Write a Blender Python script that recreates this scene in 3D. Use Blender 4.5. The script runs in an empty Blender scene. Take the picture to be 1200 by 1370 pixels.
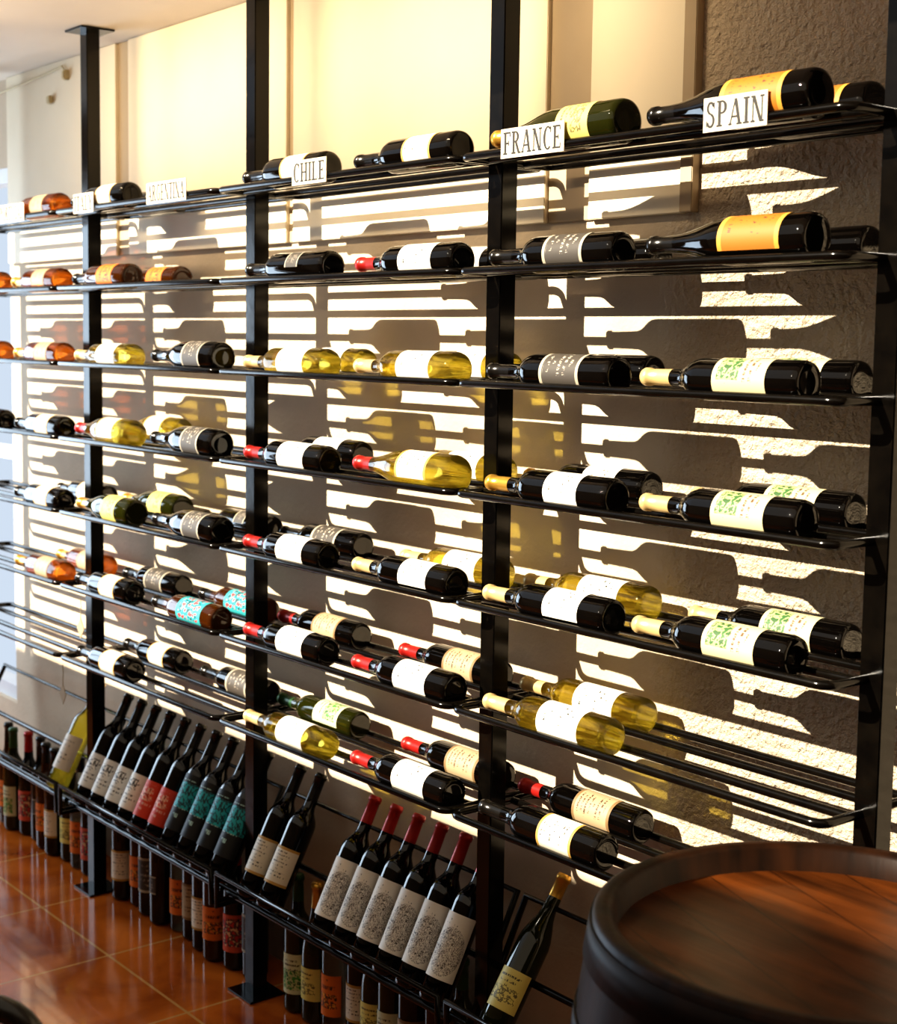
import bpy, bmesh, math, random
from mathutils import Matrix, Vector
random.seed(7)
S=bpy.context.scene
COL=S.collection
S.view_settings.view_transform='Standard'
try: S.view_settings.look='Medium High Contrast'
except Exception as e: print('look',e)

# ------------------------------------------------------------------ node helpers
def new_mat(name):
    m=bpy.data.materials.new(name); m.use_nodes=True
    nt=m.node_tree; nt.nodes.clear()
    out=nt.nodes.new('ShaderNodeOutputMaterial')
    return m,nt,out
def N(nt,t): return nt.nodes.new(t)
def L(nt,a,b): nt.links.new(a,b)
def math_n(nt,op,a,b=None,c=None):
    n=nt.nodes.new('ShaderNodeMath'); n.operation=op
    for i,v in enumerate((a,b,c)):
        if v is None: continue
        if isinstance(v,(int,float)): n.inputs[i].default_value=v
        else: nt.links.new(v,n.inputs[i])
    return n.outputs[0]
def mixc(nt,fac,a,b):
    n=nt.nodes.new('ShaderNodeMix'); n.data_type='RGBA'
    for i,v in ((0,fac),(6,a),(7,b)):
        if isinstance(v,(int,float)): n.inputs[i].default_value=v
        elif isinstance(v,tuple): n.inputs[i].default_value=(*v,1)
        else: nt.links.new(v,n.inputs[i])
    return n.outputs[2]
def principled(name,col,rough=.5,metal=0,coat=0,spec=.5):
    m,nt,out=new_mat(name)
    b=N(nt,'ShaderNodeBsdfPrincipled'); b.inputs['Base Color'].default_value=(*col,1)
    b.inputs['Roughness'].default_value=rough; b.inputs['Metallic'].default_value=metal
    b.inputs['Coat Weight'].default_value=coat; b.inputs['Specular IOR Level'].default_value=spec
    L(nt,b.outputs[0],out.inputs[0])
    return m,nt,b

# ------------------------------------------------------------------ materials
def noise_col(nt,b,c1,c2,scale=8,detail=4,coord='Object',stretch=(1,1,1)):
    tc=N(nt,'ShaderNodeTexCoord'); mp=N(nt,'ShaderNodeMapping'); mp.inputs['Scale'].default_value=stretch
    L(nt,tc.outputs[coord],mp.inputs[0])
    n=N(nt,'ShaderNodeTexNoise'); n.inputs['Scale'].default_value=scale; n.inputs['Detail'].default_value=detail
    L(nt,mp.outputs[0],n.inputs['Vector'])
    r=N(nt,'ShaderNodeValToRGB'); r.color_ramp.elements[0].position=.3; r.color_ramp.elements[1].position=.7
    r.color_ramp.elements[0].color=(*c1,1); r.color_ramp.elements[1].color=(*c2,1)
    L(nt,n.outputs[0],r.inputs[0]); L(nt,r.outputs[0],b.inputs['Base Color'])
    return n,mp,r
def add_bump(nt,b,h,strength=.3,dist=.01):
    bp=N(nt,'ShaderNodeBump'); bp.inputs['Strength'].default_value=strength; bp.inputs['Distance'].default_value=dist
    L(nt,h,bp.inputs['Height']); L(nt,bp.outputs[0],b.inputs['Normal'])

M={}
m,nt,b=principled('black_lacquered_steel',(.003,.0025,.002),.16,0,.0,.28)
n,mp,r=noise_col(nt,b,(.0015,.0012,.001),(.004,.003,.002),30)
add_bump(nt,b,n.outputs[0],.12,.002); M['steel']=m

def glass_dark(name,c):
    m,nt,b=principled(name,c,.03,0,0,.45); return m
M['g_black']=glass_dark('dark_bottle_glass',(.0015,.0011,.0008))
M['g_green']=glass_dark('dark_green_bottle_glass',(.012,.013,.0015))
M['g_brown']=glass_dark('dark_amber_bottle_glass',(.035,.009,.001))
def glass_tint(name,c,body,k=.35):
    m,nt,out=new_mat(name)
    tr=N(nt,'ShaderNodeBsdfTransparent'); tr.inputs[0].default_value=(*c,1)
    rf=N(nt,'ShaderNodeBsdfRefraction'); rf.inputs[0].default_value=(*c,1); rf.inputs['IOR'].default_value=1.3; rf.inputs['Roughness'].default_value=.02
    tl=N(nt,'ShaderNodeBsdfTranslucent'); tl.inputs[0].default_value=(*body,1)
    gl=N(nt,'ShaderNodeBsdfGlossy'); gl.inputs['Roughness'].default_value=.03
    fr=N(nt,'ShaderNodeFresnel'); fr.inputs[0].default_value=1.5
    m1=N(nt,'ShaderNodeMixShader'); m1.inputs[0].default_value=.4; L(nt,tr.outputs[0],m1.inputs[1]); L(nt,rf.outputs[0],m1.inputs[2])
    m2=N(nt,'ShaderNodeMixShader'); m2.inputs[0].default_value=k; L(nt,m1.outputs[0],m2.inputs[1]); L(nt,tl.outputs[0],m2.inputs[2])
    m3=N(nt,'ShaderNodeMixShader'); L(nt,fr.outputs[0],m3.inputs[0]); L(nt,m2.outputs[0],m3.inputs[1]); L(nt,gl.outputs[0],m3.inputs[2])
    L(nt,m3.outputs[0],out.inputs[0]); return m
M['g_white']=glass_tint('white_wine_glass',(.98,.90,.36),(.95,.74,.10),.22)
M['g_rose']=glass_tint('amber_wine_glass',(.85,.42,.12),(.7,.28,.04))
M['g_clear']=glass_tint('pale_spirit_glass',(.80,.78,.68),(.5,.46,.38))

def label(name,base,ink=(.03,.025,.02),lines=9,band=None,pict=None,pictr=(.5,.95),floral=False,dens=.5,margin=.16,pw=.36,pc=.5):
    m,nt,b=principled(name,base,.55)
    uv=N(nt,'ShaderNodeUVMap'); sp=N(nt,'ShaderNodeSeparateXYZ'); L(nt,uv.outputs[0],sp.inputs[0])
    u,v=sp.outputs[0],sp.outputs[1]
    vn=math_n(nt,'MULTIPLY',v,lines); row=math_n(nt,'FLOOR',vn); fr=math_n(nt,'FRACT',vn)
    lm=math_n(nt,'MULTIPLY',math_n(nt,'GREATER_THAN',fr,.3),math_n(nt,'LESS_THAN',fr,.75))
    oi=N(nt,'ShaderNodeObjectInfo')
    cb=N(nt,'ShaderNodeCombineXYZ'); L(nt,math_n(nt,'MULTIPLY',u,38),cb.inputs[0]); L(nt,math_n(nt,'MULTIPLY',row,7.3),cb.inputs[1]); L(nt,math_n(nt,'MULTIPLY',fr,1.2),cb.inputs[2])
    no=N(nt,'ShaderNodeTexNoise'); no.inputs['Scale'].default_value=1; no.inputs['Detail'].default_value=1; L(nt,cb.outputs[0],no.inputs['Vector'])
    ch=math_n(nt,'GREATER_THAN',no.outputs[0],dens)
    wn=N(nt,'ShaderNodeTexWhiteNoise'); wn.noise_dimensions='1D'; L(nt,row,wn.inputs['W'])
    wid=math_n(nt,'MULTIPLY_ADD',wn.outputs[0],.3,.05)
    du=math_n(nt,'ABSOLUTE',math_n(nt,'SUBTRACT',u,.5))
    inm=math_n(nt,'LESS_THAN',du,wid)
    mv=math_n(nt,'MULTIPLY',math_n(nt,'GREATER_THAN',v,margin),math_n(nt,'LESS_THAN',v,1-margin*.6))
    mask=math_n(nt,'MULTIPLY',math_n(nt,'MULTIPLY',lm,ch),math_n(nt,'MULTIPLY',inm,mv))
    tint=math_n(nt,'MULTIPLY_ADD',oi.outputs['Random'],.3,0)
    bcol=mixc(nt,tint,base,tuple(x*.55 for x in base))
    col=mixc(nt,mask,bcol,ink)
    if pict:
        c2=N(nt,'ShaderNodeTexNoise'); c2.inputs['Scale'].default_value=9; c2.inputs['Detail'].default_value=3; L(nt,uv.outputs[0],c2.inputs['Vector'])
        rr=N(nt,'ShaderNodeValToRGB'); rr.color_ramp.interpolation='CONSTANT'
        e=rr.color_ramp.elements; e[0].color=(*pict[0],1); e[1].position=.46; e[1].color=(*pict[1],1)
        e2=e.new(.56); e2.color=(*pict[2],1)
        L(nt,c2.outputs[0],rr.inputs[0])
        pm=math_n(nt,'MULTIPLY',math_n(nt,'GREATER_THAN',v,pictr[0]),math_n(nt,'LESS_THAN',v,pictr[1]))
        dp_=math_n(nt,'ABSOLUTE',math_n(nt,'SUBTRACT',u,pc))
        pm=math_n(nt,'MULTIPLY',pm,math_n(nt,'LESS_THAN',dp_,pw))
        col=mixc(nt,pm,col,rr.outputs[0])
    if floral:
        vo=N(nt,'ShaderNodeTexNoise'); vo.inputs['Scale'].default_value=22; vo.inputs['Detail'].default_value=2; vo.inputs['Distortion'].default_value=1.5; L(nt,uv.outputs[0],vo.inputs['Vector'])
        s=math_n(nt,'LESS_THAN',math_n(nt,'ABSOLUTE',math_n(nt,'SUBTRACT',vo.outputs[0],.5)),.045)
        dv=math_n(nt,'SUBTRACT',v,.42); du2=math_n(nt,'SUBTRACT',u,.6)
        rad=math_n(nt,'ADD',math_n(nt,'MULTIPLY',du2,du2),math_n(nt,'MULTIPLY',dv,dv))
        s=math_n(nt,'MULTIPLY',s,math_n(nt,'LESS_THAN',rad,.14))
        col=mixc(nt,s,col,(.10,.08,.07))
    if band:
        bm_=math_n(nt,'MAXIMUM',math_n(nt,'LESS_THAN',v,.07),math_n(nt,'GREATER_THAN',v,.93))
        col=mixc(nt,bm_,col,band)
    L(nt,col,b.inputs['Base Color'])
    return m
M['l_white']=label('white_wine_label',(.78,.72,.62),lines=8,dens=.6)
M['l_white2']=label('white_gold_wine_label',(.76,.69,.56),lines=11,band=(.45,.26,.06),dens=.56)
M['l_cream']=label('cream_landscape_label',(.62,.53,.31),(.12,.06,.03),lines=9,pict=((.03,.09,.02),(.40,.42,.18),(.04,.12,.03)),pictr=(.50,.92),dens=.5,pw=.26,pc=.5)
M['l_grey']=label('grey_wine_label',(.06,.05,.04),(.45,.38,.3),lines=7,band=(.4,.35,.26),dens=.54)
M['l_gold']=label('gold_wine_label',(.42,.15,.012),(.10,.03,.01),lines=8,band=(.55,.28,.04),dens=.62)
M['l_tan']=label('tan_wine_label',(.42,.31,.18),(.08,.04,.02),lines=10,band=(.2,.12,.05),dens=.5)
M['l_teal']=label('teal_wine_label',(.008,.009,.009),(.4,.6,.55),lines=6,pict=((.02,.42,.46),(.01,.05,.06),(.02,.40,.44)),pictr=(.40,.85),pw=.5)
M['l_teal2']=label('teal_pink_wine_label',(.03,.34,.36),(.5,.06,.05),lines=5,pict=((.5,.05,.05),(.02,.40,.44),(.01,.04,.05)),pictr=(.1,.9),pw=.4)
M['l_red']=label('red_wine_label',(.68,.055,.018),(.75,.4,.3),lines=7,pict=((.68,.055,.018),(.8,.45,.3),(.4,.03,.01)),pictr=(.45,.8),pw=.25)
M['l_floral']=label('floral_white_label',(.84,.79,.70),lines=14,floral=True,dens=.62)
M['l_tri']=label('triangle_white_label',(.86,.83,.76),lines=9,dens=.55,pict=((.86,.83,.76),(.04,.04,.04),(.86,.83,.76)),pictr=(.55,.85),pw=.2)
M['l_orange']=label('orange_wine_label',(.70,.17,.012),(.05,.02,.01),lines=5,pict=((.70,.17,.012),(.05,.02,.01),(.75,.30,.03)),pictr=(.2,.55))
M['l_yellow']=label('yellow_wine_label',(.68,.57,.16),(.08,.06,.02),lines=8,pict=((.68,.57,.16),(.15,.12,.04),(.65,.56,.15)),pictr=(.2,.55))
M['l_pink']=label('red_art_label',(.60,.10,.05),(.04,.02,.02),lines=4,pict=((.55,.04,.03),(.05,.03,.04),(.75,.45,.25)),pictr=(.15,.85),pw=.45)
M['l_green']=label('green_wine_label',(.60,.60,.38),(.05,.04,.02),lines=9,pict=((.05,.22,.04),(.5,.5,.25),(.03,.10,.03)),pictr=(.1,.6))
def cap(name,c,r=.35,me=.3): return principled(name,c,r,me)[0]
M['c_red']=cap('red_foil_capsule',(.36,.014,.010)); M['c_black']=cap('black_foil_capsule',(.006,.005,.004),.22,.1)
M['c_cream']=cap('cream_foil_capsule',(.66,.48,.21),.35,.3); M['c_gold']=cap('gold_foil_capsule',(.65,.36,.06),.3,.7)
M['c_green']=cap('green_foil_capsule',(.02,.07,.015),.35)

# ------------------------------------------------------------------ bottle mesh
def bottle_mesh(name,shape,glass,lab,capm,labr=(.055,.155),half=72):
    if shape=='bord':
        P=[(0,0.0),(.006,.016),(.001,.026),(.004,.0318),(.012,.034),(.10,.034),(.205,.034),(.217,.0328),(.228,.0288),(.238,.0225),(.246,.0178),(.256,.0150),(.275,.0142),(.300,.0138),(.325,.0134),(.326,.0154),(.336,.0154),(.337,.0140),(.340,.0135),(.3405,0)]
        capz=.275
    elif shape=='burg':
        P=[(0,0.0),(.006,.017),(.001,.029),(.004,.0355),(.012,.038),(.10,.038),(.165,.038),(.185,.0362),(.205,.032),(.225,.0265),(.245,.0212),(.265,.0172),(.28,.0152),(.300,.0142),(.325,.0138),(.326,.0156),(.336,.0156),(.337,.0142),(.340,.0138),(.3405,0)]
        capz=.28
    elif shape=='slim':
        P=[(0,0.0),(.006,.015),(.001,.026),(.004,.0315),(.012,.0335),(.10,.0335),(.20,.0335),(.215,.0315),(.235,.0255),(.255,.0185),(.275,.0148),(.300,.0138),(.335,.0136),(.336,.0154),(.346,.0154),(.347,.0140),(.350,.0135),(.3505,0)]
        capz=.29
    nseg=40
    bm=bmesh.new(); uvl=bm.loops.layers.uv.new('UVMap')
    rings=[]
    for z,r in P:
        if r==0: rings.append([bm.verts.new((0,0,z))])
        else: rings.append([bm.verts.new((r*math.sin(2*math.pi*i/nseg),-r*math.cos(2*math.pi*i/nseg),z)) for i in range(nseg)])
    for k in range(len(P)-1):
        a,c=rings[k],rings[k+1]
        mi=2 if (P[k][0]>=capz-.001 and k>3) else 0
        for i in range(nseg):
            j=(i+1)%nseg
            if len(a)==1: f=bm.faces.new((a[0],c[j],c[i]))
            elif len(c)==1: f=bm.faces.new((a[i],a[j],c[0]))
            else: f=bm.faces.new((a[i],a[j],c[j],c[i]))
            f.material_index=mi; f.smooth=True
    def patch(z0,z1,r,half,nz=2):
        na=24; g=[]
        for iz in range(nz+1):
            t=iz/nz; z=z0+(z1-z0)*t; row=[]
            for q in range(na+1):
                s=q/na; an=math.radians((s*2-1)*half)
                row.append((bm.verts.new((r*math.sin(an),-r*math.cos(an),z)),s,t))
            g.append(row)
        for iz in range(nz):
            for i in range(na):
                q=[g[iz][i],g[iz][i+1],g[iz+1][i+1],g[iz+1][i]]
                f=bm.faces.new([x[0] for x in q]); f.material_index=1; f.smooth=True
                for lp,x in zip(f.loops,q): lp[uvl].uv=(x[1],x[2])
    R=max(p[1] for p in P)
    patch(labr[0],labr[1],R+.0007,half)
    me=bpy.data.meshes.new(name); 
    bmesh.ops.recalc_face_normals(bm,faces=bm.faces)
    bm.to_mesh(me); bm.free()
    for k in (glass,lab,capm): me.materials.append(M[k])
    me['R']=R
    return me
BT={}
for k,a in {
'dw':('bord','g_black','l_white','c_red',(.06,.165),80),
'dwg':('bord','g_black','l_white','c_gold',(.07,.155),70),
'dwb':('bord','g_black','l_white2','c_black',(.06,.15),70),
'dwc':('bord','g_black','l_white','c_cream',(.06,.15),70),
'dc':('bord','g_black','l_cream','c_cream',(.06,.165),75),
'dg':('burg','g_black','l_grey','c_black',(.055,.14),80),
'dgb':('bord','g_black','l_grey','c_black',(.07,.17),70),
'gold':('burg','g_black','l_gold','c_black',(.045,.165),75),
'tan':('bord','g_black','l_tan','c_red',(.06,.16),70),
'ww':('bord','g_white','l_white','c_cream',(.06,.165),75),
'wwr':('burg','g_white','l_white2','c_red',(.06,.16),70),
'amb':('bord','g_rose','l_tan','c_gold',(.06,.15),70),
'org':('bord','g_brown','l_orange','c_black',(.06,.15),70),
'yd':('burg','g_green','l_yellow','c_gold',(.06,.14),70),
'blk':('bord','g_black','l_grey','c_black',(.09,.14),35),
'teal':('bord','g_black','l_teal','c_black',(.06,.21),80),
'teal2':('bord','g_brown','l_teal2','c_black',(.05,.17),80),
'red':('bord','g_black','l_red','c_black',(.05,.15),75),
'pink':('bord','g_black','l_pink','c_red',(.05,.15),70),
'grn':('bord','g_green','l_green','c_green',(.05,.15),70),
'flo':('bord','g_black','l_floral','c_red',(.05,.185),80),
'tri':('bord','g_black','l_tri','c_black',(.05,.15),78),
'ywl':('slim','g_green','l_yellow','c_gold',(.06,.14),75),
'pal':('slim','g_clear','l_orange','c_black',(.05,.15),60)}.items(): BT[k]=bottle_mesh('bottle_'+k,*a)
def put(me,mat):
    o=bpy.data.objects.new('wine_bottle',me); COL.objects.link(o); o.matrix_world=mat; return o
# ------------------------------------------------------------------ rack
W=.8917; A=.112; B=.044; DZ=.21; Z1=1.9755; CEIL=2.487; YW=.155; RR=.0075
def curve_tubes(paths,r,res=3):
    cu=bpy.data.curves.new('tmp','CURVE'); cu.dimensions='3D'; cu.bevel_depth=r; cu.bevel_resolution=res; cu.use_fill_caps=True
    for pts,cyc in paths:
        sp=cu.splines.new('POLY'); sp.points.add(len(pts)-1)
        for i,p in enumerate(pts): sp.points[i].co=(*p,1)
        sp.use_cyclic_u=cyc
    o=bpy.data.objects.new('tmp',cu); COL.objects.link(o)
    dg=bpy.context.evaluated_depsgraph_get(); me=bpy.data.meshes.new_from_object(o.evaluated_get(dg))
    bpy.data.objects.remove(o); return me
def rrect(x0,x1,y0,y1,c,n=5):
    pts=[]
    for cx,cy,a0 in ((x1-c,y1-c,0),(x0+c,y1-c,90),(x0+c,y0+c,180),(x1-c,y0+c,270)):
        for i in range(n+1):
            a=math.radians(a0+90*i/n); pts.append((cx+c*math.cos(a),cy+c*math.sin(a)))
    return pts
def add_box(bm,x0,x1,y0,y1,z0,z1,mi=0,bev=0):
    vs=[bm.verts.new((x,y,z)) for x in (x0,x1) for y in (y0,y1) for z in (z0,z1)]
    fs=[]
    for q in ((0,1,3,2),(4,6,7,5),(0,4,5,1),(2,3,7,6),(0,2,6,4),(1,5,7,3)):
        f=bm.faces.new([vs[i] for i in q]); f.material_index=mi; fs.append(f)
    if bev:
        bmesh.ops.bevel(bm,geom=list({e for f in fs for e in f.edges}),offset=bev,segments=2,affect='EDGES')
    return vs
paths=[]
for j in range(4):
    x1=-W*j-.010; x0=-W*(j+1)+.010
    for k in range(7):
        z=Z1-k*DZ
        paths.append(([(x,y,z) for x,y in rrect(x0,x1,-A,A,.022)],True))
        for yy in (-B,B): paths.append(([(x0,yy,z),(x1,yy,z)],False))
# display shelf (tilted frame)
LEAN=math.radians(27); BY,BZ=-.074,.286
ay,az=math.sin(LEAN),math.cos(LEAN)
py,pz=math.cos(LEAN),-math.sin(LEAN)
def dp(s,o): return (BY+ay*s+py*o, BZ+az*s+pz*o)
for j in range(4):
    x1=-W*j-.014; x0=-W*(j+1)+.014
    lo=dp(-.010,.046); lip=(-.120,.338); mid=dp(.12,.0425); up2=dp(.27,.0425); seat=dp(-.009,-.012)
    q=[(x0,*lo),(x1,*lo),(x1,*up2),(x0,*up2)]
    paths.append((q,True))
    paths.append(([(x0,*mid),(x1,*mid)],False))
    paths.append(([(x0,*lo),(x0,-.120,.256),(x0,*lip),(x1,*lip),(x1,-.120,.256),(x1,*lo)],False))
    paths.append(([(x0,*seat),(x1,*seat)],False))
me=curve_tubes(paths,RR)
bm=bmesh.new(); bm.from_mesh(me)
for f in bm.faces: f.smooth=True
for j in range(5):
    x=-W*j
    add_box(bm,x-.021,x+.021,-.02,.02,.004,CEIL-.004,bev=.002)
    add_box(bm,x-.055,x+.055,-.05,.05,0.0005,.006,bev=.001)
    add_box(bm,x-.055,x+.055,-.05,.05,CEIL-.006,CEIL-.0005,bev=.001)
for f in bm.faces: f.material_index=0
rm=bpy.data.meshes.new('wine_rack'); bm.to_mesh(rm); bm.free(); rm.materials.clear(); rm.materials.append(M['steel'])
rack=bpy.data.objects.new('wine_rack',rm); COL.objects.link(rack)

# ------------------------------------------------------------------ lying bottles
HALF=(A-B)/2; YC=(A+B)/2
def lie(kind,row,basex,front=True,phi=38,yaw=0):
    me=BT[kind]; R=me['R']; h=math.sqrt((R+RR)**2-HALF**2)
    z=Z1-(row-1)*DZ+h+.0006; y=-YC if front else YC
    mat=Matrix.Translation((basex,y,z))@Matrix.Rotation(math.radians(-phi),4,'X')@Matrix.Rotation(math.radians(-90),4,'Y')
    put(me,mat)
FX={'3R':-.085,'3L':-.485,'2R':-.92,'2L':-1.355,'1R':-1.81,'1L':-2.265,'0R':-2.69,'0L':-3.11}
BX={'3R':-.10,'3L':-.545,'2R':-.945,'2L':-1.445,'1R':-1.84,'1L':-2.29,'0R':-2.74,'0L':-3.15}
LAY={
1:({'3R':'gold','3L':'yd','2R':'dwb','2L':'dwb','1L':'dwb','0R':'amb'},{'3R':'gold','1L':'blk'}),
2:({'3R':'gold','3L':'dgb','2R':'dw','2L':'blk','1L':'org','0R':'amb','0L':'amb'},{'3R':'blk','3L':'blk','2R':'dw','1L':'org'}),
3:({'3R':'dc','3L':'dgb','2R':'ww','2L':'ww','1R':'dg','1L':'ww','0R':'amb','0L':'amb'},{'3R':'dc','3L':'blk','2R':'ww','2L':'ww'}),
4:({'3R':'dc','3L':'dwg','2R':'wwr','2L':'dw','1R':'dg','1L':'wwr','0R':'dwb','0L':'dwb'},{'3R':'dc','3L':'dwg','2R':'ww','2L':'dw','1L':'wwr'}),
5:({'3R':'dc','3L':'dwc','2R':'dwc','2L':'dw','1R':'dg','1L':'yd','0R':'dwb'},{'3R':'dc','3L':'ww','2R':'ww','2L':'dgb','1R':'blk','1L':'yd','0R':'dwb'}),
6:({'3L':'ww','2R':'dw','2L':'dw','1R':'teal2','1L':'dwb','0R':'amb'},{'3L':'ww','2R':'tan','2L':'tan','1R':'teal2','1L':'dgb','0R':'amb'}),
7:({'3L':'dwb','2R':'dw','2L':'ww','1L':'dwb'},{'3L':'tan','2R':'tan','2L':'grn','1R':'dgb','1L':'dwb'}),
}
for row,(fr,ba) in LAY.items():
    for k,t in fr.items(): lie(t,row,FX[k]+random.uniform(-.008,.008),True,38+random.uniform(-10,12))
    for k,t in ba.items(): lie(t,row,BX[k]+random.uniform(-.008,.008),False,42+random.uniform(-10,12))

# ------------------------------------------------------------------ display bottles (leaning)
def lean(kind,x,rot=0,by=BY,bz=BZ,ln=LEAN):
    me=BT[kind]
    mat=Matrix.Translation((x,by,bz))@Matrix.Rotation(-ln,4,'X')@Matrix.Rotation(math.radians(rot),4,'Z')
    put(me,mat)
for k,x in [('ww',-2.80),('tri',-2.615),('tri',-2.53),('tri',-2.445),('tri',-2.36),('red',-2.275),('red',-2.19),('teal',-2.105),('teal',-2.02),('teal',-1.935),('teal',-1.85),
            ('dwb',-1.70),('dwb',-1.612),('flo',-1.39),('flo',-1.308),('flo',-1.226),('flo',-1.144),('flo',-1.062),('flo',-.98)]:
    lean(k,x,random.uniform(8,25))
lean('ywl',-.80,15,-.075,.277,math.radians(34))
# ------------------------------------------------------------------ standing bottles on the floor
kinds=['org','grn','pink','blk','org','dwb','yd','pal','pink','dwb','org','dgb','blk','pal','tan','dwb','org','pink','dgb','grn','yd','pal','dwb','yd','grn','tan']
x=-3.42;i=0
while x<-.95:
    if min(abs(x+W*j) for j in range(5))>.078:
        k=kinds[i%len(kinds)]; i+=1
        put(BT[k],Matrix.Translation((x,.04+random.uniform(-.015,.015),.0008))@Matrix.Rotation(math.radians(random.uniform(-10,50)),4,'Z'))
    x+=.074+random.uniform(0,.008)

# ------------------------------------------------------------------ signs with serif lettering
card=principled('sign_card',(.62,.55,.43),.6)[0]; ink=principled('sign_ink',(.02,.016,.012),.6)[0]
SW,TW=.17,.075
def rect(x0,y0,x1,y1): return [(x0,y0),(x1,y0),(x1,y1),(x0,y1)]
def stem(x,w=SW,y0=0,y1=1,sf=.09,top=True,bot=True):
    o=[rect(x,y0,x+w,y1)]
    if bot: o.append(rect(x-sf,y0,x+w+sf,y0+TW))
    if top: o.append(rect(x-sf,y1-TW,x+w+sf,y1))
    return o
def arc(cx,cy,rx,ry,a0,a1,wx=SW,wy=TW,n=14):
    o=[]
    for i in range(n):
        a=math.radians(a0+(a1-a0)*i/n); b_=math.radians(a0+(a1-a0)*(i+1)/n)
        o.append([(cx+rx*math.cos(a),cy+ry*math.sin(a)),(cx+rx*math.cos(b_),cy+ry*math.sin(b_)),(cx+(rx-wx)*math.cos(b_),cy+(ry-wy)*math.sin(b_)),(cx+(rx-wx)*math.cos(a),cy+(ry-wy)*math.sin(a))])
    return o
def dia(xa,xb,w,y0=0,y1=1): return [[(xa,y0),(xa+w,y0),(xb+w,y1),(xb,y1)]]
GL={
'I':(.36,stem(.105)),
'H':(.80,stem(.09)+stem(.56)+[rect(.2,.46,.6,.54)]),
'N':(.82,stem(.12,TW)+stem(.64,TW)+dia(.54,.10,SW)),
'A':(.80,dia(.06,.36,TW)+dia(.58,.32,SW)+[rect(.16,.28,.62,.36),rect(0,0,.2,TW),rect(.48,0,.82,TW)]),
'P':(.66,stem(.09)+arc(.32,.74,.30,.26,-90,90)+[rect(.2,.48,.32,.555),rect(.2,.925,.32,1)]),
'R':(.76,stem(.09)+arc(.32,.75,.29,.25,-90,90)+[rect(.2,.5,.32,.575),rect(.2,.925,.32,1)]+dia(.54,.28,SW,0,.52)+[rect(.54,0,.78,TW)]),
'F':(.64,stem(.09)+[rect(.2,.925,.6,1),rect(.54,.78,.6,1),rect(.2,.46,.48,.54),rect(.42,.38,.48,.62)]),
'E':(.68,stem(.09)+[rect(.2,.925,.6,1),rect(.54,.78,.6,1),rect(.2,.46,.48,.54),rect(.42,.38,.48,.62),rect(.2,0,.63,TW),rect(.57,0,.63,.24)]),
'L':(.64,stem(.09)+[rect(.2,0,.6,TW),rect(.54,0,.6,.26)]),
'T':(.70,stem(.265,SW,0,1,.09,False)+[rect(.03,.925,.67,1),rect(.03,.76,.09,1),rect(.61,.76,.67,1)]),
'C':(.72,arc(.40,.5,.36,.52,50,310)+[rect(.59,.72,.66,.98)]),
'G':(.78,arc(.40,.5,.36,.52,50,325)+[rect(.61,.72,.67,.98),rect(.54,.05,.69,.45),rect(.46,.40,.76,.47)]),
'O':(.80,arc(.40,.5,.37,.52,0,360,n=26)),
'U':(.80,stem(.10,SW,.3,1,.09,True,False)+stem(.60,TW,.3,1,.09,True,False)+arc(.388,.32,.288,.34,180,360,.13,TW)),
'S':(.60,arc(.29,.75,.24,.26,15,270,.13,.10)+arc(.29,.27,.26,.285,90,-165,.14,.10)+[rect(.46,.72,.52,.97),rect(.03,.03,.09,.28)]),
'Y':(.76,stem(.30,SW,0,.5,.09,False)+dia(.30,.04,SW,.45,1)+dia(.40,.62,TW,.45,1)+[rect(0,.925,.28,1),rect(.52,.925,.78,1)]),
}
for txt,x,w in [('SPAIN',-.215,.125),('FRANCE',-.675,.165),('CHILE',-1.38,.13),('ARGENTINA',-2.01,.20),('ITALY',-2.47,.12),('PORTUGAL',-2.95,.18)]:
    h=.052
    bm=bmesh.new(); add_box(bm,-w/2,w/2,-.0008,.0008,-h/2,h/2)
    tot=sum(GL[c][0]+.06 for c in txt)-.06; sx=w*.92/tot; sz=h*.76; cx=-w*.46; n_=0
    for c in txt:
        for poly in GL[c][1]:
            n_+=1; yy=-.0012-.00001*(n_%7)
            f=bm.faces.new([bm.verts.new((cx+px*sx,yy,(pz_-.5)*sz)) for px,pz_ in poly]); f.material_index=1
        cx+=(GL[c][0]+.06)*sx
    me=bpy.data.meshes.new('country_sign'); bm.to_mesh(me); bm.free(); me.materials.append(card); me.materials.append(ink)
    o=bpy.data.objects.new('country_sign',me); COL.objects.link(o); o.location=(x,-A-RR-.0016,Z1+.012)

# ------------------------------------------------------------------ barrel
m,nt,b=principled('barrel_staves',(.1,.04,.012),.45,0,0,.15)
n,mp,r=noise_col(nt,b,(.006,.0022,.0008),(.022,.007,.0018),6,5,'Object',(6,6,.6)); add_bump(nt,b,n.outputs[0],.2,.004); M['stave']=m
m,nt,b=principled('barrel_head_wood',(.2,.08,.02),.3,0,0,.25)
tc=N(nt,'ShaderNodeTexCoord'); mp=N(nt,'ShaderNodeMapping'); mp.inputs['Rotation'].default_value=(0,0,.35); mp.inputs['Scale'].default_value=(1.2,14,1)
L(nt,tc.outputs['Object'],mp.inputs[0]); n=N(nt,'ShaderNodeTexNoise'); n.inputs['Scale'].default_value=2.5; n.inputs['Detail'].default_value=6; L(nt,mp.outputs[0],n.inputs['Vector'])
n2=N(nt,'ShaderNodeTexNoise'); n2.inputs['Scale'].default_value=5; n2.inputs['Detail'].default_value=4; L(nt,tc.outputs['Object'],n2.inputs['Vector'])
r=N(nt,'ShaderNodeValToRGB'); r.color_ramp.elements[0].position=.36; r.color_ramp.elements[0].color=(.010,.003,.0008,1); r.color_ramp.elements[1].position=.70; r.color_ramp.elements[1].color=(.13,.036,.006,1)
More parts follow.
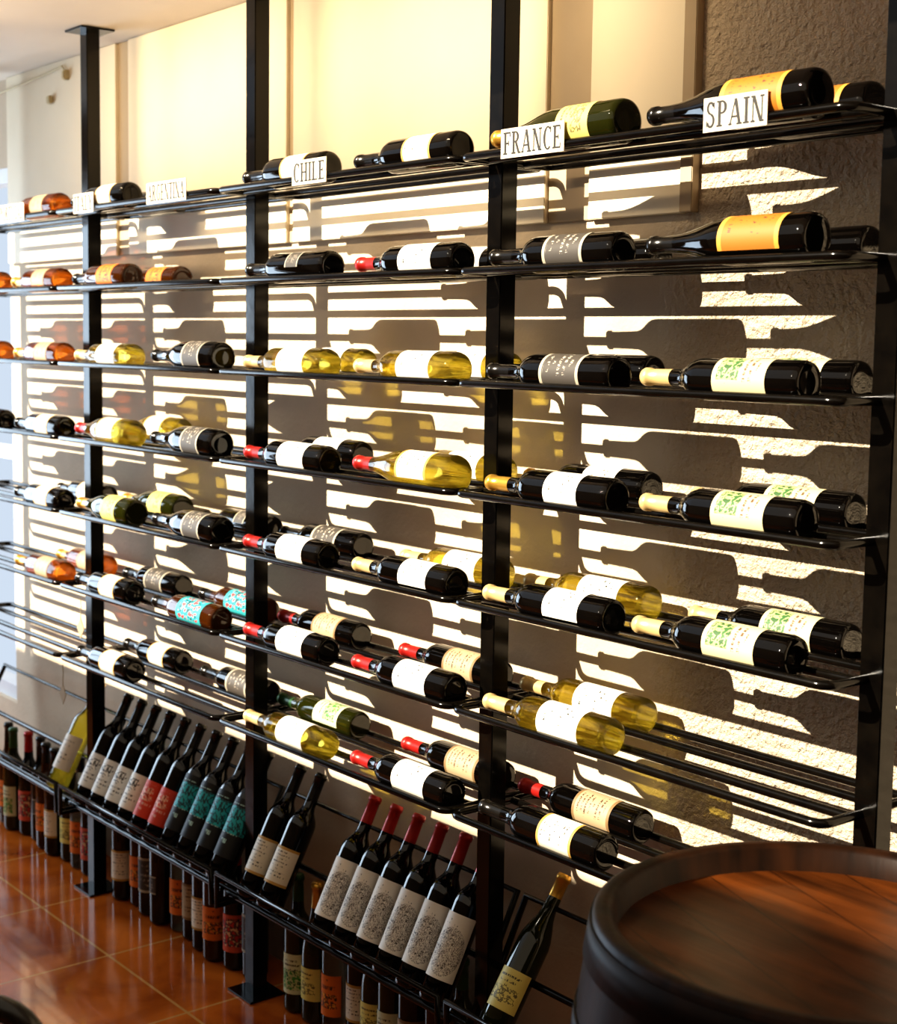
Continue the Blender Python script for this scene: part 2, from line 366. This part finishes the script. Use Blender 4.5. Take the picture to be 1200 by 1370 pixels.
L(nt,math_n(nt,'MULTIPLY_ADD',n.outputs[0],.5,math_n(nt,'MULTIPLY',n2.outputs[0],.5)),r.inputs[0])
mp2=N(nt,'ShaderNodeMapping'); mp2.inputs['Rotation'].default_value=(0,0,.35); L(nt,tc.outputs['Object'],mp2.inputs[0]); sp=N(nt,'ShaderNodeSeparateXYZ'); L(nt,mp2.outputs[0],sp.inputs[0])
g=math_n(nt,'LESS_THAN',math_n(nt,'FRACT',math_n(nt,'MULTIPLY',math_n(nt,'ADD',sp.outputs[1],3.03),11)),.02)
c=mixc(nt,g,r.outputs[0],(.006,.002,.001)); L(nt,c,b.inputs['Base Color']); add_bump(nt,b,n.outputs[0],.25,.004); M['head']=m
m,nt,b=principled('barrel_hoop_iron',(.03,.022,.018),.5,.3,0,.15); n,mp,r=noise_col(nt,b,(.004,.0025,.0015),(.014,.006,.003),20); M['hoop']=m
def barrel():
    H=.95;R0=.29;Rb=.33
    bm=bmesh.new(); ns=96
    def rad(z): t=(z/H-.5)*2; return R0+(Rb-R0)*(1-t*t)
    prof=[(0,.02,1),(R0-.03,.02,1),(R0-.028,0,0)]+[(rad(H*i/24),H*i/24,0) for i in range(25)]+[(R0-.006,H+.004,0),(R0-.018,H+.004,0),(R0-.026,H-.002,0),(R0-.030,H-.03,0),(0,H-.03,1)]
    rings=[]
    for r_,z,mi in prof:
        if r_==0: rings.append([bm.verts.new((0,0,z))])
        else: rings.append([bm.verts.new(((r_-(.0012 if (i%4==0 and z<H-.01 and z>.03 and r_>.28) else 0))*math.cos(2*math.pi*i/ns),(r_-(.0012 if (i%4==0 and z<H-.01 and z>.03 and r_>.28) else 0))*math.sin(2*math.pi*i/ns),z)) for i in range(ns)])
    for k in range(len(prof)-1):
        a,c=rings[k],rings[k+1]; mi=1 if (prof[k][0]==0 or prof[k+1][0]==0) else 0
        for i in range(ns):
            j=(i+1)%ns
            if len(a)==1: f=bm.faces.new((a[0],c[i],c[j]))
            elif len(c)==1: f=bm.faces.new((a[i],a[j],c[0]))
            else: f=bm.faces.new((a[i],a[j],c[j],c[i]))
            f.material_index=mi; f.smooth=(mi==0)
    for z0,z1 in ((H-.05,H-.006),(H-.16,H-.12),(H-.30,H-.26),(.26,.30),(.12,.16),(.003,.05)):
        rr=[]
        for r_,z in ((rad(z0)-.001,z0),(rad(z0)+.003,z0),(rad(z1)+.003,z1),(rad(z1)-.001,z1)):
            rr.append([bm.verts.new((r_*math.cos(2*math.pi*i/ns),r_*math.sin(2*math.pi*i/ns),z)) for i in range(ns)])
        for k in range(3):
            for i in range(ns):
                j=(i+1)%ns; f=bm.faces.new((rr[k][i],rr[k][j],rr[k+1][j],rr[k+1][i])); f.material_index=2; f.smooth=(k==1)
    bmesh.ops.recalc_face_normals(bm,faces=bm.faces)
    me=bpy.data.meshes.new('wine_barrel'); bm.to_mesh(me); bm.free()
    for k in ('stave','head','hoop'): me.materials.append(M[k])
    o=bpy.data.objects.new('wine_barrel',me); COL.objects.link(o); o.location=(.275,-.46,0)
barrel()

# ------------------------------------------------------------------ chair (only its back corner enters the frame)
def chair():
    p=principled('black_painted_wood',(.006,.005,.004),.25)[0]
    cu=[]; w2=.20
    back=[(-w2,0,0)]+[(-w2,0,.70)]+[(-w2+.06*(1-math.cos(math.radians(a))),0,.79+.06*math.sin(math.radians(a))) for a in range(0,91,15)]+[(w2-.06+.06*math.sin(math.radians(a)),0,.79+.06*math.cos(math.radians(a))) for a in range(0,91,15)]+[(w2,0,.70),(w2,0,0)]
    cu.append((back,False))
    cu.append(([(-w2,0,.60),(w2,0,.60)],False)); cu.append(([(-.07,0,.44),(-.07,0,.85)],False)); cu.append(([(.07,0,.44),(.07,0,.85)],False))
    for sx in (-w2+.01,w2-.01): cu.append(([(sx,.38,0),(sx,.38,.44)],False))
    for zz in (.2,): cu.append(([(-w2,0,zz),(-w2+.01,.38,zz)],False)); cu.append(([(w2,0,zz),(w2-.01,.38,zz)],False))
    me=curve_tubes(cu,.015,4); bm=bmesh.new(); bm.from_mesh(me)
    for f in bm.faces: f.smooth=True
    add_box(bm,-w2-.01,w2+.01,-.02,.40,.44,.475,bev=.01)
    for f in bm.faces: f.material_index=0
    me=bpy.data.meshes.new('dining_chair'); bm.to_mesh(me); bm.free(); me.materials.append(p)
    o=bpy.data.objects.new('dining_chair',me); COL.objects.link(o)
    o.rotation_euler=(0,0,math.atan2(.78,.63)); o.location=(-.285-.2*.63,-1.22-.2*.78,.0)
chair()

# ------------------------------------------------------------------ cable near the ceiling, price tags
cab=principled('cable_plastic',(.55,.45,.25),.5)[0]
cpts=[(-3.95,YW-.03,2.40),(-3.7,YW-.028,2.435),(-3.45,YW-.026,2.445),(-3.28,YW-.024,2.455),(-3.15,YW-.022,2.465),(-3.12,YW-.02,2.44)]
me=curve_tubes([(cpts,False)],.003,3); bm=bmesh.new(); bm.from_mesh(me)
add_box(bm,-3.13,-3.11,YW-.035,YW-.012,2.42,2.45,bev=.004); add_box(bm,-3.25,-3.225,YW-.032,YW-.018,2.36,2.385,bev=.003)
for f in bm.faces: f.material_index=0
me=bpy.data.meshes.new('ceiling_cable'); bm.to_mesh(me); bm.free(); me.materials.append(cab)
o=bpy.data.objects.new('ceiling_cable',me); COL.objects.link(o)
tagm=principled('tag_card',(.35,.27,.16),.6)[0]
for tx,tz,ty in ((-2.62,.617,-.127),(-2.50,.827,-.127)):
    me=curve_tubes([([(0,0,.03),(.004,0,.06),(0,0,.085)],False)],.0012,2); bm=bmesh.new(); bm.from_mesh(me)
    vs=[bm.verts.new((a,b_,c)) for b_ in (-.001,.001) for a,c in ((-.022,.0),(0,-.03),(.022,0),(0,.03))]
    bm.faces.new(vs[:4]); bm.faces.new(vs[4:][::-1])
    for i in range(4): bm.faces.new((vs[i],vs[(i+1)%4],vs[4+(i+1)%4],vs[4+i]))
    for f in bm.faces: f.material_index=0
    me=bpy.data.meshes.new('price_tag'); bm.to_mesh(me); bm.free(); me.materials.append(tagm)
    o=bpy.data.objects.new('price_tag',me); COL.objects.link(o); o.location=(tx,ty,tz)

# ------------------------------------------------------------------ room
XL,XR,YF=-4.75,2.3,-2.7
m,nt,b=principled('terracotta_tiles',(.3,.1,.03),.13,0,.2)
tc=N(nt,'ShaderNodeTexCoord'); sp=N(nt,'ShaderNodeSeparateXYZ'); L(nt,tc.outputs['Object'],sp.inputs[0])
T=.425
def gl(s,off):
    f=math_n(nt,'FRACT',math_n(nt,'DIVIDE',math_n(nt,'ADD',s,off),T)); 
    return math_n(nt,'LESS_THAN',math_n(nt,'ABSOLUTE',math_n(nt,'SUBTRACT',f,.5)),.009)
gx=gl(sp.outputs[0],2.21+T*20+T/2); gy=gl(sp.outputs[1],.193+T*20+T/2); g=math_n(nt,'MAXIMUM',gx,gy)
n=N(nt,'ShaderNodeTexNoise'); n.inputs['Scale'].default_value=5; n.inputs['Detail'].default_value=5; n.inputs['Distortion'].default_value=.6; L(nt,tc.outputs['Object'],n.inputs['Vector'])
r=N(nt,'ShaderNodeValToRGB'); r.color_ramp.elements[0].position=.3; r.color_ramp.elements[0].color=(.22,.042,.005,1); r.color_ramp.elements[1].position=.72; r.color_ramp.elements[1].color=(.52,.14,.018,1); L(nt,n.outputs[0],r.inputs[0])
L(nt,mixc(nt,g,r.outputs[0],(.48,.24,.07)),b.inputs['Base Color']); add_bump(nt,b,math_n(nt,'SUBTRACT',1,g),.4,.002); M['floor']=m
m,nt,b=principled('stucco_wall',(.5,.4,.3),.8)
tc=N(nt,'ShaderNodeTexCoord'); sp=N(nt,'ShaderNodeSeparateXYZ'); L(nt,tc.outputs['Object'],sp.inputs[0])
n=N(nt,'ShaderNodeTexNoise'); n.inputs['Scale'].default_value=3; n.inputs['Detail'].default_value=6; L(nt,tc.outputs['Object'],n.inputs['Vector'])
r=N(nt,'ShaderNodeValToRGB'); r.color_ramp.elements[0].position=.3; r.color_ramp.elements[0].color=(.46,.37,.265,1); r.color_ramp.elements[1].position=.7; r.color_ramp.elements[1].color=(.62,.515,.385,1); L(nt,n.outputs[0],r.inputs[0]); L(nt,r.outputs[0],b.inputs['Base Color'])
v=N(nt,'ShaderNodeTexNoise'); v.inputs['Scale'].default_value=70; v.inputs['Detail'].default_value=4; v.inputs['Roughness'].default_value=.6; L(nt,tc.outputs['Object'],v.inputs['Vector'])
mr=N(nt,'ShaderNodeMapRange'); mr.inputs[1].default_value=-.62; mr.inputs[2].default_value=-.5; mr.inputs[3].default_value=.08; mr.inputs[4].default_value=1; L(nt,sp.outputs[0],mr.inputs[0])
add_bump(nt,b,math_n(nt,'MULTIPLY',v.outputs[0],mr.outputs[0]),1,.02); M['wall']=m
m,nt,b=principled('painted_board',(.8,.72,.56),.6); n,mp,r=noise_col(nt,b,(.76,.66,.49),(.82,.73,.56),2.5); add_bump(nt,b,n.outputs[0],.1,.003); M['board']=m
m,nt,b=principled('board_recess_tan',(.5,.42,.3),.7); n,mp,r=noise_col(nt,b,(.40,.31,.20),(.48,.38,.25),2.5); M['recess']=m  # darker tan for the strips between the boards
m,nt,b=principled('ceiling_paint',(.66,.58,.46),.8); n,mp,r=noise_col(nt,b,(.70,.63,.54),(.76,.69,.60),3); M['ceil']=m
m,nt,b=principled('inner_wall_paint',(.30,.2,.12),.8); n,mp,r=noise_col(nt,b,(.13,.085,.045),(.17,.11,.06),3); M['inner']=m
m,nt,b=principled('window_frame_paint',(.7,.72,.75),.5); n,mp,r=noise_col(nt,b,(.66,.68,.72),(.74,.76,.8),6); M['frame']=m

def boxobj(name,boxes,mat,bev=0):
    bm=bmesh.new()
    for bx in boxes: add_box(bm,*bx,bev=bev)
    bmesh.ops.recalc_face_normals(bm,faces=bm.faces)
    me=bpy.data.meshes.new(name); bm.to_mesh(me); bm.free(); me.materials.append(mat)
    o=bpy.data.objects.new(name,me); COL.objects.link(o); return o
boxobj('floor',[(XL-.1,XR+.1,YF-.1,YW+.12,-.1,0)],M['floor'])
WX=-3.62
boxobj('wall_back',[(WX,XR+.1,YW,YW+.12,0,CEIL+.1),(XL-.1,WX,YW,YW+.12,0,.35),(XL-.1,WX,YW,YW+.12,2.2,CEIL+.1),(XL-.1,XL+.15,YW,YW+.12,.35,2.2)],M['wall'])
boxobj('window_1',[(WX-.05,WX,YW+.02,YW+.09,.35,2.2),(XL+.15,XL+.2,YW+.02,YW+.09,.35,2.2),(XL+.2,WX-.05,YW+.02,YW+.09,.35,.4),(XL+.2,WX-.05,YW+.02,YW+.09,2.15,2.2),(XL+.2,WX-.05,YW+.03,YW+.08,1.2,1.24),(-4.14,-4.1,YW+.03,YW+.08,.4,2.15)],M['frame'])
boxobj('wall_left',[(XL-.1,XL,YF,-1.9,0,CEIL+.1),(XL-.1,XL,-1.9,YW,0,.4),(XL-.1,XL,-1.9,YW,2.3,CEIL+.1),(XL-.1,XL,-.02,YW,.4,2.3)],M['inner'])
boxobj('window_2',[(XL-.08,XL-.02,-1.9,-1.85,.4,2.3),(XL-.08,XL-.02,-.07,-.02,.4,2.3),(XL-.08,XL-.02,-1.85,-.07,.4,.45),(XL-.08,XL-.02,-1.85,-.07,2.25,2.3),(XL-.07,XL-.03,-.98,-.94,.45,2.25)],M['frame'])
boxobj('wall_right',[(XR,XR+.1,YF,YW,0,CEIL+.1)],M['inner'])
boxobj('wall_front_sun_block',[(XL-.1,XR+.1,YF-.1,YF,0,2.38)],M['inner'])  # unseen wall behind the camera, height shaped to block the low sun
boxobj('ceiling',[(XL-.1,XR+.1,-.62,YW+.12,CEIL,CEIL+.1)],M['ceil'])
BB=1.872
boxobj('trim_1',[(-3.6,-2.80,YW-.016,YW+.001,BB,CEIL-.001),(-2.72,-1.875,YW-.016,YW+.001,BB,CEIL-.001),(-1.845,-.925,YW-.016,YW+.001,BB,CEIL-.001),(-.80,-.56,YW-.016,YW+.001,BB,CEIL-.001)],M['board'],.0015)
boxobj('trim_2',[(-2.80,-2.72,YW-.006,YW+.001,BB,CEIL-.001),(-.925,-.80,YW-.006,YW+.001,BB,CEIL-.001),(-1.875,-1.845,YW-.006,YW+.001,BB,CEIL-.001),(-.56,-.53,YW-.02,YW+.001,BB,CEIL-.001)],M['recess'],.0015)

# ------------------------------------------------------------------ light
w=bpy.data.worlds.new('World'); S.world=w; w.use_nodes=True; nt=w.node_tree
bg=nt.nodes['Background']
tc=N(nt,'ShaderNodeTexCoord'); sp=N(nt,'ShaderNodeSeparateXYZ'); L(nt,tc.outputs['Generated'],sp.inputs[0])
mr=N(nt,'ShaderNodeMapRange'); mr.inputs[1].default_value=-.9; mr.inputs[2].default_value=-.2; mr.inputs[3].default_value=1; mr.inputs[4].default_value=0
L(nt,sp.outputs[0],mr.inputs[0])
L(nt,mixc(nt,mr.outputs[0],(1,.84,.64),(.78,.90,1.06)),bg.inputs[0]); bg.inputs[1].default_value=.72
sl=bpy.data.lights.new('sun','SUN'); sl.energy=13; sl.angle=math.radians(.5); sl.color=(1,.90,.73)
so=bpy.data.objects.new('sun',sl); COL.objects.link(so)
d=Vector((.30,1,-.64)); so.rotation_euler=d.to_track_quat('-Z','Y').to_euler()
al=bpy.data.lights.new('window_daylight','AREA'); al.shape='RECTANGLE'; al.size=1.8; al.size_y=1.8; al.energy=75; al.color=(.68,.84,1)
ao=bpy.data.objects.new('window_daylight',al); COL.objects.link(ao); ao.location=(XL-.3,-.96,1.35); ao.rotation_euler=Vector((1,.15,0)).to_track_quat('-Z','Z').to_euler()
for x in (-2.3,-1.2):  # added fill lights to brighten the boards above the top shelf
    al=bpy.data.lights.new('added_board_fill','AREA'); al.shape='RECTANGLE'; al.size=1.0; al.size_y=.05; al.energy=3.6; al.color=(1,.78,.50); al.spread=math.radians(85)
    ao=bpy.data.objects.new('added_board_fill_light',al); COL.objects.link(ao); ao.location=(x,-.50,CEIL-.03)
    ao.rotation_euler=Vector((0,.62,-.22)).to_track_quat('-Z','Y').to_euler()

# ------------------------------------------------------------------ camera
f,th,p,r,cy=2007.4187,.6796,.1003,-.0148,657.5168
F0=Vector((-math.cos(th),math.sin(th),0)); Zv=Vector((0,0,1)); R0=Vector((math.sin(th),math.cos(th),0))
F=math.cos(p)*F0-math.sin(p)*Zv; D0=-math.cos(p)*Zv-math.sin(p)*F0
R=math.cos(r)*R0+math.sin(r)*D0; D=-math.sin(r)*R0+math.cos(r)*D0
cd=bpy.data.cameras.new('camera'); co=bpy.data.objects.new('camera',cd); COL.objects.link(co)
mw=Matrix.Identity(4)
for i in range(3): mw[i][0]=R[i]; mw[i][1]=-D[i]; mw[i][2]=-F[i]
mw.translation=Vector((1.3261,-1.9148,1.6353)); co.matrix_world=mw
cd.sensor_fit='VERTICAL'; cd.sensor_height=36; cd.sensor_width=36*1200/1370; cd.lens=f/1370*36; cd.shift_y=-(685-cy)/1370
cd.dof.use_dof=True; cd.dof.focus_distance=2.75; cd.dof.aperture_fstop=5.6
S.camera=co
